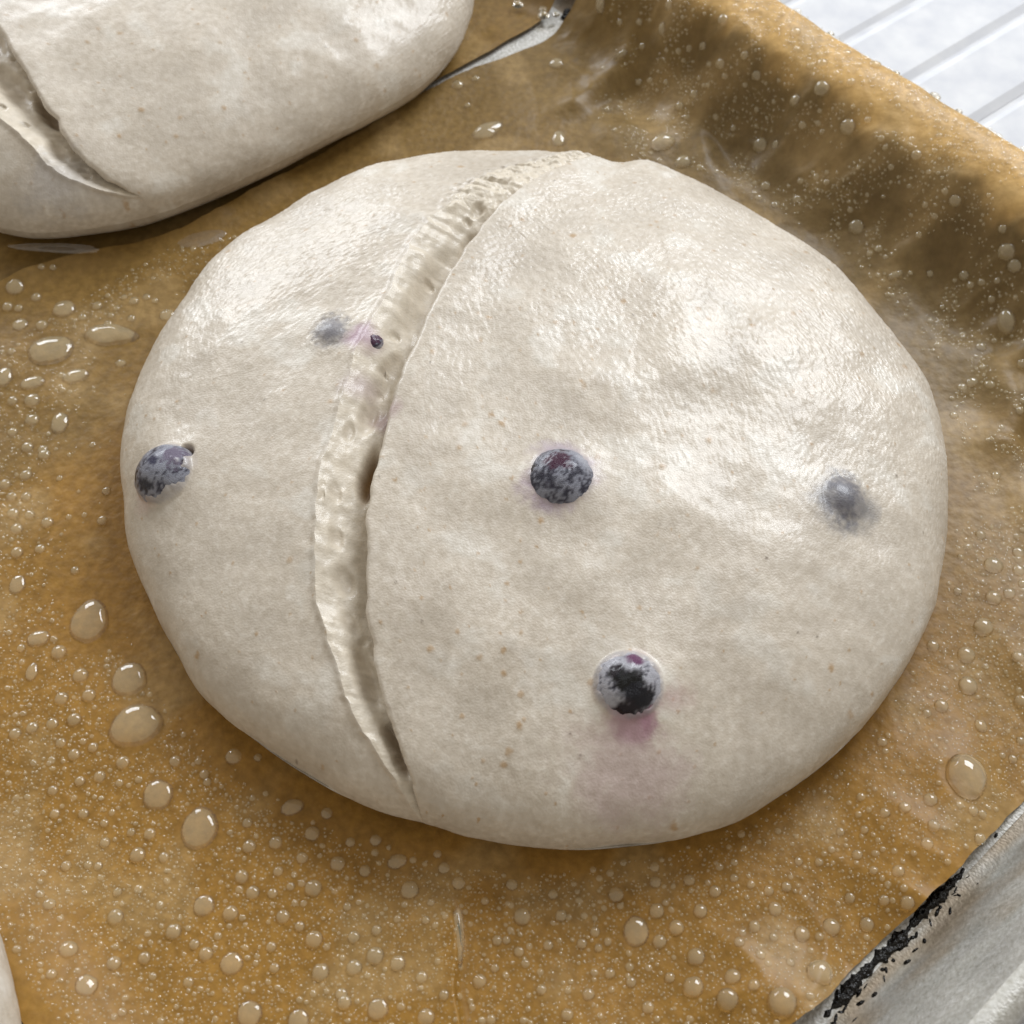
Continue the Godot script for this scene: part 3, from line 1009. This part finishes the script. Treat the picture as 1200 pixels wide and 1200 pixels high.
# A drop as a cap of liquid: round or slightly uneven, sunk a little into the paper. Unit radius.
func drop_mesh(rings: int, segments: int, high: float, uneven: float, seed_at: float, tail := 0.0) -> ArrayMesh:
	var nu := segments + 1
	var nv := rings + 2
	var P := PackedVector3Array()
	for j in nv:
		var t := float(j) / rings
		for i in nu:
			var a := TAU * (i % segments) / segments
			var r := 1.0 + uneven * n_mid.get_noise_2d(cos(a) * 4.0 + seed_at, sin(a) * 4.0)
			r += tail * pow(maxf(cos(a), 0.0), 5.0)
			var f: float
			var y: float
			if j <= rings:
				var b := t * deg_to_rad(82)
				f = sin(b) / sin(deg_to_rad(82))
				y = high * (cos(b) - cos(deg_to_rad(82))) / (1.0 - cos(deg_to_rad(82)))
			else:
				f = 0.93
				y = -0.22
			P.append(Vector3(cos(a) * r * f, y, sin(a) * r * f) * 1000.0)
	# close underneath
	for i in nu:
		P.append(Vector3(0, -220.0, 0))
	var whole := grid_mesh(P, nu, nv + 1, PackedColorArray(), false)
	# two surfaces: the pale tinted cap, which lets light straight through, and the steep rim, which bends it
	var arrays := whole.surface_get_arrays(0)
	var all: PackedInt32Array = arrays[Mesh.ARRAY_INDEX]
	var edge := int(round(rings * 0.72)) * segments * 6
	var out := ArrayMesh.new()
	arrays[Mesh.ARRAY_INDEX] = all.slice(0, edge)
	out.add_surface_from_arrays(Mesh.PRIMITIVE_TRIANGLES, arrays)
	arrays[Mesh.ARRAY_INDEX] = all.slice(edge)
	out.add_surface_from_arrays(Mesh.PRIMITIVE_TRIANGLES, arrays)
	out.surface_set_material(0, mats.film)
	out.surface_set_material(1, mats.water)
	return out


func paper_frame(p: float, q: float) -> Basis:
	var e := 0.4
	var dp := (spot(p + e, q, paper_height(p + e, q)) - spot(p - e, q, paper_height(p - e, q)))
	var dq := (spot(p, q + e, paper_height(p, q + e)) - spot(p, q - e, paper_height(p, q - e)))
	var n := dq.cross(dp).normalized()
	if n.y < 0:
		n = -n
	var x := Vector3.RIGHT.slide(n).normalized()
	return Basis(x, n, x.cross(n))


const ZONES := {
	"left": "left of the sliced dough", "lowleft": "at the lower left", "below": "below the sliced dough", "lowright": "by the black tray seam", "right": "right of the sliced dough",
	"upright": "on the crumpled paper", "rim": "on the paper rim", "top": "between the two doughs", "second": "on the second paper",
}
const ORDER := ["largest", "second largest", "third largest", "fourth largest", "fifth largest", "sixth largest", "seventh largest", "eighth largest", "ninth largest"]
const COUNT := ["", "second ", "third ", "fourth ", "fifth ", "sixth ", "seventh ", "eighth ", "ninth ", "tenth ", "eleventh ", "twelfth "]

var drop_list := {
	"left": [-85.0,-53.1,2.24,2.09, -75.9,-46.8,4.04,2.59, -85.6,-43.1,4.39,3.34, -80.0,-36.8,2.48,1.64, -87.5,-35.2,2.33,1.46, -92.9,-36.4,1.68,2.22, -80.9,-26.3,1.61,2.31, -86.7,-31.1,1.48,1.48, -85.9,-26.8,1.30,1.30, -82.8,-20.3,0.96,0.96, -90.3,-31.1,0.99,0.99, -88.9,-24.2,0.97,0.97, -85.6,-20.8,1.12,1.12, -82.3,-19.2,1.11,1.11, -84.7,-14.8,1.11,1.11, -87.9,-12.8,1.11,1.11, -86.2,-10.3,0.94,0.94, -83.7,-10.3,0.94,0.94, -85.2,-6.8,1.09,1.09, -82.4,-6.6,0.93,0.93, -84.0,-3.7,1.08,1.08, -79.1,-5.1,1.08,1.08, -83.0,1.0,1.07,1.07, -79.3,0.2,0.91,0.91, -81.8,7.0,1.36,1.82, -68.6,14.0,3.21,3.85, -76.3,17.1,1.90,1.45, -72.5,19.7,1.30,1.30, -78.7,18.9,0.73,0.73, -76.1,23.2,1.01,1.59, -68.3,23.8,1.29,1.29, -95.1,-57.9,1.77,1.77, -90.8,-55.9,1.05,1.05, -95.8,-53.6,1.05,1.05, -93.7,-53.3,0.87,0.87, -92.7,-49.3,1.55,1.55, -88.5,-49.1,1.20,1.20, -78.8,-53.8,1.03,1.03, -81.1,-51.0,0.86,0.86, -72.0,-54.9,1.03,1.03, -69.7,-55.9,0.85,0.85, -74.0,-55.9,0.69,0.69, -68.0,-55.1,0.68,0.68, -75.8,-51.4,0.68,0.68, -71.8,-50.6,0.85,0.85, -75.0,-53.1,0.68,0.68, -65.2,-51.6,1.52,1.48, -90.8,-62.8,0.71,0.71, -88.7,-63.0,0.71,0.71, -92.8,-42.6,0.85,0.85, -76.0,-49.3,0.85,0.85, -72.1,-39.8,0.99,0.91, -82.5,-37.0,0.83,0.83, -70.1,-11.5,0.77,0.77, -78.7,-14.2,0.63,0.63, -69.8,-5.4,0.91,0.91, -72.7,4.4,0.75,0.75],
	"lowleft": [-60.5,24.4,2.83,2.96, -58.2,32.3,4.31,3.36, -70.5,27.9,1.14,1.14, -66.3,27.3,1.13,1.13, -74.2,32.7,0.99,0.99, -71.2,32.1,0.99,0.99, -67.9,31.4,1.13,1.13, -76.6,33.8,1.00,1.00, -69.3,35.2,0.84,0.84, -64.3,35.9,0.84,0.84, -67.0,37.1,0.98,0.98, -59.3,38.4,1.10,1.10, -51.3,38.3,0.95,0.95, -62.5,40.6,0.96,0.96, -53.1,43.6,2.30,2.38, -46.3,48.8,2.80,3.37, -65.4,41.3,0.83,0.83, -59.3,41.7,0.68,0.68, -69.2,42.8,0.83,0.83, -68.3,46.4,0.83,0.83, -64.0,46.4,0.82,0.82, -60.6,47.9,0.68,0.68, -60.0,50.9,0.81,0.81, -56.3,49.4,0.67,0.67, -53.5,49.7,0.94,0.94, -54.8,52.9,1.20,1.20, -50.9,53.2,0.80,0.80, -46.6,40.4,0.81,0.81, -46.0,41.6,0.67,0.67, -39.3,48.0,0.80,0.80, -42.5,37.5,1.35,1.34, -32.9,45.5,1.85,1.31, -27.6,46.5,0.92,0.92, -29.5,49.6,1.18,1.18, -34.8,51.0,1.05,1.05, -38.6,51.6,1.05,1.05, -30.7,53.3,0.91,0.91, -39.2,56.1,1.05,1.05, -25.4,54.1,1.17,1.17, -34.0,55.3,0.78,0.78, -37.4,58.4,1.04,1.04, -34.5,58.5,0.78,0.78, -32.0,57.5,0.65,0.65, -28.7,57.7,1.29,1.29, -44.2,60.2,1.57,1.58, -40.3,61.3,1.17,1.17, -32.7,61.8,1.03,1.03, -30.2,63.2,0.77,0.77, -28.0,65.0,1.28,1.28, -48.1,63.9,1.18,1.18, -56.6,61.9,1.19,1.19, -61.9,66.9,1.33,1.33, -55.6,68.5,1.05,1.05, -51.6,67.6,0.91,0.91, -58.4,71.8,1.57,1.57, -39.4,68.3,1.67,1.67, -43.1,67.0,1.04,1.04, -44.9,65.7,0.78,0.78, -45.0,70.9,0.78,0.78, -26.8,69.5,1.27,1.27, -33.3,68.9,0.77,0.77, -34.0,66.0,0.77,0.77, -36.1,75.0,1.78,1.78, -23.6,72.5,0.89,0.89, -29.3,75.9,1.52,1.52, -63.2,70.6,0.79,0.79, -53.2,75.2,0.65,0.65, -65.1,54.4,0.81,0.81, -61.9,54.2,0.67,0.67, -60.4,54.4,0.67,0.67, -56.9,58.3,0.67,0.67, -66.0,60.4,0.94,0.94, -38.8,37.6,0.67,0.67, -67.6,58.9,0.68,0.68],
	"below": [-23.8,50.9,0.78,0.78, -20.1,50.6,0.91,0.91, -21.4,55.2,0.91,0.91, -16.8,53.8,1.55,1.14, -14.8,58.0,1.41,1.41, -9.9,54.8,0.90,0.90, -7.7,57.0,1.03,1.03, -10.9,52.7,0.65,0.65, 0.0,57.2,0.90,0.90, -11.6,59.9,0.64,0.64, -3.9,59.6,0.64,0.64, -19.2,63.8,0.77,0.77, -12.2,62.6,0.64,0.64, 1.5,61.8,1.27,1.27, 7.0,61.6,0.89,0.89, 5.9,58.6,0.77,0.77, -22.4,64.7,0.89,0.89, -23.6,60.4,0.64,0.64, -19.2,67.3,1.27,1.27, -16.0,68.4,1.14,1.14, -22.1,68.9,1.14,1.14, -12.5,70.5,0.88,0.88, -9.3,73.1,0.75,0.75, -23.1,73.6,1.01,1.01, -18.4,74.6,1.51,1.51, -11.7,75.9,1.25,1.25, -4.5,70.8,1.01,1.01, -2.1,65.2,0.76,0.76, 1.0,66.7,0.76,0.76, -0.8,65.1,0.63,0.63, 5.1,65.8,0.76,0.76, -2.4,69.0,0.63,0.63, 4.1,71.9,0.75,0.75, 7.6,75.3,0.88,0.88, -2.9,75.9,0.75,0.75, 17.6,63.8,1.91,2.25, 15.0,58.6,1.16,1.16, 20.8,54.6,0.78,0.78, 20.8,56.8,0.90,0.90, 20.7,60.9,1.15,1.15, 23.4,63.3,1.15,1.15, 20.9,65.2,1.02,1.02, 11.8,63.9,0.76,0.76, 9.9,65.5,0.76,0.76, 12.2,66.1,0.63,0.63, 13.7,69.6,0.76,0.76, 10.6,72.5,0.88,0.88, 16.6,70.8,0.76,0.76, 18.8,74.2,0.88,0.88, 22.0,70.2,0.76,0.76],
	"lowright": [25.7,56.5,0.91,0.91, 29.3,58.2,0.91,0.91, 27.0,61.0,1.03,1.03, 37.7,60.7,1.04,1.04, 34.4,63.3,0.90,0.90, 41.2,64.2,1.17,1.17, 45.5,63.2,1.30,1.30, 50.6,62.9,1.05,1.05, 25.9,67.4,1.28,1.28, 25.1,71.6,1.52,1.52, 30.6,70.4,1.15,1.15, 29.6,73.5,1.52,1.52, 36.9,74.1,2.04,2.04, 42.8,69.8,1.81,1.81, 33.3,71.7,0.89,0.89, 32.0,65.6,0.77,0.77, 37.0,64.8,0.65,0.65, 34.8,67.4,0.77,0.77, 50.5,52.9,0.80,0.80, 52.0,49.2,0.67,0.67, 55.2,46.9,0.81,0.81, 58.2,46.2,0.95,0.95, 62.2,45.0,1.09,1.09, 61.8,49.2,0.95,0.95, 68.5,50.9,0.96,0.96, 68.2,46.7,0.83,0.83, 69.6,47.1,0.69,0.69, 60.3,52.0,0.94,0.94, 55.7,55.8,0.93,0.93, 56.2,60.4,1.06,1.06, 53.2,59.8,0.79,0.79, 52.3,55.5,0.66,0.66, 48.7,59.1,0.79,0.79, 39.7,57.5,0.78,0.78, 37.0,58.1,0.78,0.78, 41.9,53.7,0.66,0.66, 68.2,41.3,3.05,3.66, 67.0,29.2,1.13,1.13, 64.5,30.4,0.70,0.70, 72.6,32.3,1.13,1.13, 72.0,25.4,1.58,1.58, 79.7,28.1,1.01,1.01, 76.6,37.7,0.71,0.71, 56.8,35.2,0.83,0.83, 78.4,34.7,0.71,0.71, 32.2,56.3,0.65,0.65, 44.9,53.8,0.66,0.66, 48.6,49.3,0.67,0.67, 38.9,68.4,0.64,0.64],
	"right": [80.2,3.5,1.66,1.50, 85.0,0.9,1.07,1.07, 84.3,4.4,1.06,1.06, 79.0,9.7,1.34,1.34, 81.7,8.9,1.05,1.05, 76.3,15.1,1.62,1.62, 72.7,20.0,1.45,1.43, 67.6,18.5,1.01,1.01, 80.6,20.8,1.03,1.03, 79.2,-2.5,0.92,0.92, 84.3,7.0,0.76,0.76, 73.4,8.4,0.74,0.74, 75.1,1.9,0.60,0.60, 86.8,-43.0,1.01,1.01, 83.7,-35.0,1.16,0.91, 79.4,-28.0,0.81,0.81, 84.2,-14.6,0.79,0.79, 92.6,-37.5,0.84,0.84, 90.5,-60.7,0.85,0.85, 91.2,-57.1,1.71,1.69, 92.6,-54.7,1.36,1.36, 85.4,-57.6,1.03,1.03, 79.7,-59.4,0.69,0.69, 73.4,-60.0,1.56,0.76, 90.2,-54.0,0.68,0.68, 91.4,-46.7,1.70,2.43],
	"upright": [43.2,-116.5,1.13,1.13, 47.2,-108.1,0.93,0.93, 42.9,-109.6,1.13,1.13, 49.7,-104.9,1.11,1.11, 39.6,-114.8,0.95,0.95, 61.0,-95.9,1.63,1.59, 56.6,-97.1,1.28,1.28, 65.6,-87.8,1.61,1.61, 50.9,-94.7,1.65,1.62, 53.4,-92.5,0.91,0.91, 76.8,-77.7,1.05,1.05, 72.8,-77.9,0.70,0.70, 83.2,-68.2,1.21,1.21, 67.5,-72.1,1.59,1.59, 51.3,-85.4,1.09,1.09, 52.8,-80.3,0.90,0.90, 35.1,-92.4,1.65,1.61, 38.0,-108.0,0.95,0.95, 23.5,-121.2,1.56,0.86, 27.1,-115.6,0.77,0.77, 31.2,-97.5,2.78,1.83, 19.3,-133.2,1.20,1.97, 23.3,-128.3,0.79,0.79, 27.2,-125.6,0.78,0.78, 31.7,-121.5,0.97,1.49, 32.9,-124.1,0.97,1.27, 27.8,-121.6,0.78,0.78, 35.1,-106.5,0.95,0.95, 69.0,-87.6,0.71,0.71, 45.8,-100.0,0.74,0.74, 58.0,-92.6,0.91,0.91],
	"rim": [57.2,-110.4,1.12,1.12, 61.5,-101.4,1.10,1.10, 66.6,-103.8,0.92,0.92, 71.7,-100.1,1.28,1.28, 75.9,-98.9,0.74,0.74, 79.9,-90.2,0.72,0.72, 92.7,-101.3,1.34,1.05, 63.3,-133.3,1.82,0.89, 81.0,-80.5,0.70,0.70, 66.3,-95.5,0.90,0.90, 76.1,-121.8,0.79,0.79, 96.5,-96.9,0.76,0.76],
	"top": [-5.7,-102.2,2.98,2.25, 9.8,-100.1,1.48,2.24, -11.6,-116.7,1.35,1.35, -7.8,-118.9,0.97,0.97, -9.5,-110.4,0.76,0.76, 9.7,-123.4,1.57,1.51],
	"second": [1.3,-143.4,1.24,1.24, 7.1,-139.5,1.22,1.22, 7.1,-141.4,1.02,1.02, 9.9,-139.8,0.81,0.81],
}


func build_droplets() -> void:
	var shapes := []
	for k in 5:
		shapes.append(drop_mesh(12, 30, 0.62, 0.05 + 0.02 * k, 10.0 * k))
	var flats := []
	for k in 4:
		flats.append(drop_mesh(14, 44, 0.36, 0.12, 100.0 + 10.0 * k))
	var tear := drop_mesh(14, 44, 0.36, 0.14, 300.0, 0.55)
	var cells := {}
	for zone in drop_list:
		var v: Array = drop_list[zone]
		var n := v.size() / 4
		var at := []
		var size := []
		for k in n:
			at.append(Vector2(v[4 * k], v[4 * k + 1]))
			size.append(maxf(v[4 * k + 2], v[4 * k + 3]))
		# who is an anchor: the largest few of the zone
		var by_size := range(n)
		by_size.sort_custom(func(a, b): return size[a] > size[b] or size[a] == size[b] and a < b)
		var anchors: Array = by_size.slice(0, clampi(n / 5, mini(n, 3), ORDER.size()))
		var labels := []
		labels.resize(n)
		for r in anchors.size():
			labels[anchors[r]] = "%s water droplet on the brown paper %s" % [ORDER[r], ZONES[zone]]
		var seen := {}
		var rest := by_size.slice(anchors.size())
		var keyed := []
		for k in rest:
			var near: int = anchors[0]
			for a in anchors:
				if (at[a] as Vector2).distance_squared_to(at[k]) < (at[near] as Vector2).distance_squared_to(at[k]):
					near = a
			var d: Vector2 = at[k] - at[near]
			var way: String = ["right of", "below right of", "below", "below left of", "left of", "above left of", "above", "above right of"][posmod(roundi(atan2(d.y, d.x) / (PI / 4.0)), 8)]
			keyed.append([d.length(), k, way, anchors.find(near)])
		keyed.sort()
		for e in keyed:
			var key := "%s %d" % [e[2], e[3]]
			var c: int = seen.get(key, 0)
			seen[key] = c + 1
			labels[e[1]] = "%s droplet, %snearest %s the %s droplet %s" % ["small" if size[e[1]] < 0.95 else "round", COUNT[mini(c, 11)], e[2], ORDER[e[3]], ZONES[zone]]
		for k in n:
			var rx: float = v[4 * k + 2]
			var rz: float = v[4 * k + 3]
			var w: Vector2 = at[k]
			var p := minf(ALONG.dot(w), 122.6)
			var q := ACROSS.dot(w)
			var drop := MeshInstance3D.new()
			drop.name = numbered("water_droplet")
			var big := maxf(rx, rz)
			var turn := 0.0
			var mesh: Mesh = shapes[k % 5]
			if big > 1.5 and not (zone in ["lowright", "right", "upright", "rim"]):
				mesh = flats[k % 4]
			if zone == "left" and k == 1 or zone == "top" and k == 0:
				mesh = tear
				turn = -0.1 if zone == "left" else 0.6
			elif rx > rz * 1.15:
				turn = 0.35
			drop.mesh = mesh
			add_child(drop)
			var tall := 0.5 * (rx + rz)
			var frame := paper_frame(p, q)
			var y := paper_height(p, q)
			if zone == "second":
				y = 1.9
				frame = Basis()
			drop.transform = Transform3D(frame * Basis(Vector3.UP, turn) * Basis.from_scale(Vector3(rx, tall, rz) * MM), spot(p, q, y) * MM)
			tag(drop, labels[k], "water droplet", "water droplets on the baking paper")
			for gx in range(floori((w.x - big) / 2.0), floori((w.x + big) / 2.0) + 1):
				for gz in range(floori((w.y - big) / 2.0), floori((w.y + big) / 2.0) + 1):
					var key := Vector2i(gx, gz)
					if not cells.has(key):
						cells[key] = []
					cells[key].append([w, big])
	long_drops()
	fine_beads(cells)


# water lying in the fold, against the dough and in the hollows of the paper
func long_drops() -> void:
	var list := [
		["long water droplet standing in the paper fold below the dough", Vector2(-7.6, 64.8), 1.05, 4.4, 0.05, 0.55],
		["pale flat puddle on the paper edge left between the two doughs", Vector2(-61.5, -71.0), 5.5, 2.0, 0.2, 0.12],
		["thin puddle along the bottom edge of the upper left dough", Vector2(-88.0, -67.0), 9.0, 1.3, -0.06, 0.2],
	]
	for k in list.size():
		var e: Array = list[k]
		var w: Vector2 = e[1]
		var o := MeshInstance3D.new()
		o.name = numbered("water_puddle" if k else "water_droplet")
		o.mesh = drop_mesh(14, 48, 1.0, 0.3, 500.0 + 30.0 * k)
		if k:
			o.material_override = mats.pane
		add_child(o)
		var p := ALONG.dot(w)
		var q := ACROSS.dot(w)
		var lift := -0.25 if k == 0 else 0.0
		o.transform = Transform3D(Basis(Vector3.UP, e[4]) * Basis.from_scale(Vector3(e[2], minf(e[2], e[3]) * float(e[5]) * 2.0, e[3]) * MM), (spot(p, q, paper_height(p, q) + lift)) * MM)
		tag(o, e[0], "puddle" if k else "water droplet", "" if k else "water droplets on the baking paper")


# beads too fine to count
func fine_beads(cells: Dictionary) -> void:
	var where: Array[Transform3D] = []
	var tries := 0
	var clump := FastNoiseLite.new()
	set_noise(clump, 77, 1.0 / 11.0, FastNoiseLite.TYPE_SIMPLEX_SMOOTH, 2)
	while where.size() < 20000 and tries < 220000:
		tries += 1
		var p := rng.randf_range(-97.0, 122.5)
		var q := rng.randf_range(-96.0, 83.0)
		var w := ALONG * p + ACROSS * q
		if absf(w.x) > 125.0 or w.y > 80.0 or w.y < -165.0:
			continue
		var flat := (w - Vector2(3, -20)).length()
		if flat < 74.0 or (w - Vector2(-82, -143)).length() < 76.0:
			continue
		var lower := smooth(-20.0, 25.0, w.y)
		var c := clump.get_noise_2d(p, q)
		var dense := 0.0
		if w.x < 0.0 and w.y < 20.0:
			dense = 0.42 * smooth(80.0, 90.0, flat) + 0.12 * c
			if w.y < -60.0:
				dense = 0.35 * smooth(-100.0, -80.0, w.x) * smooth(-20.0, -60.0, w.x)
		elif w.y >= 20.0 and w.x < 60.0:
			dense = 0.85 * smooth(74.0, 79.0, flat)
		elif w.y > -5.0:
			dense = 0.9 * smooth(73.5, 77.0, flat) + 0.2 * c
		else:
			dense = smooth(-0.2, 0.25, c) * smooth(76.0, 82.0, flat) * 0.95 + smooth(112.0, 120.0, p) * 0.35
			if w.x < 25.0:
				dense *= smooth(24.0, 8.0, absf(w.x - 40.0)) * 0.6
		if rng.randf() > dense:
			continue
		var r := 0.10 + 0.13 * pow(rng.randf(), 1.5) + 0.45 * pow(rng.randf(), 6.0)
		if lower < 0.5 and w.x > 20.0:
			r *= 1.3
		var close := false
		for e in cells.get(Vector2i(floori(w.x / 2.0), floori(w.y / 2.0)), []):
			if (e[0] as Vector2).distance_to(w) < float(e[1]) + r * 1.3:
				close = true
				break
		if close:
			continue
		for gx in 2:
			var key := Vector2i(floori((w.x + (gx * 2 - 1) * r) / 2.0), floori(w.y / 2.0))
			if not cells.has(key):
				cells[key] = []
			cells[key].append([w, r])
		var s := Vector3(r * rng.randf_range(0.9, 1.15), r, r * rng.randf_range(0.9, 1.15)) * MM
		where.append(Transform3D(paper_frame(p, q) * Basis(Vector3.UP, TAU * rng.randf()) * Basis.from_scale(s), spot(p, q, paper_height(p, q)) * MM))
	var m := MultiMesh.new()
	m.transform_format = MultiMesh.TRANSFORM_3D
	m.mesh = drop_mesh(6, 14, 0.66, 0.08, 900.0)
	m.instance_count = where.size()
	for k in where.size():
		m.set_instance_transform(k, where[k])
	var o := MultiMeshInstance3D.new()
	o.name = "fine_water_beads"
	o.multimesh = m
	o.material_override = mats.film
	add_child(o)
	tag(o, "fine mist of water beads all over the brown baking paper", "water beads", "", "stuff")
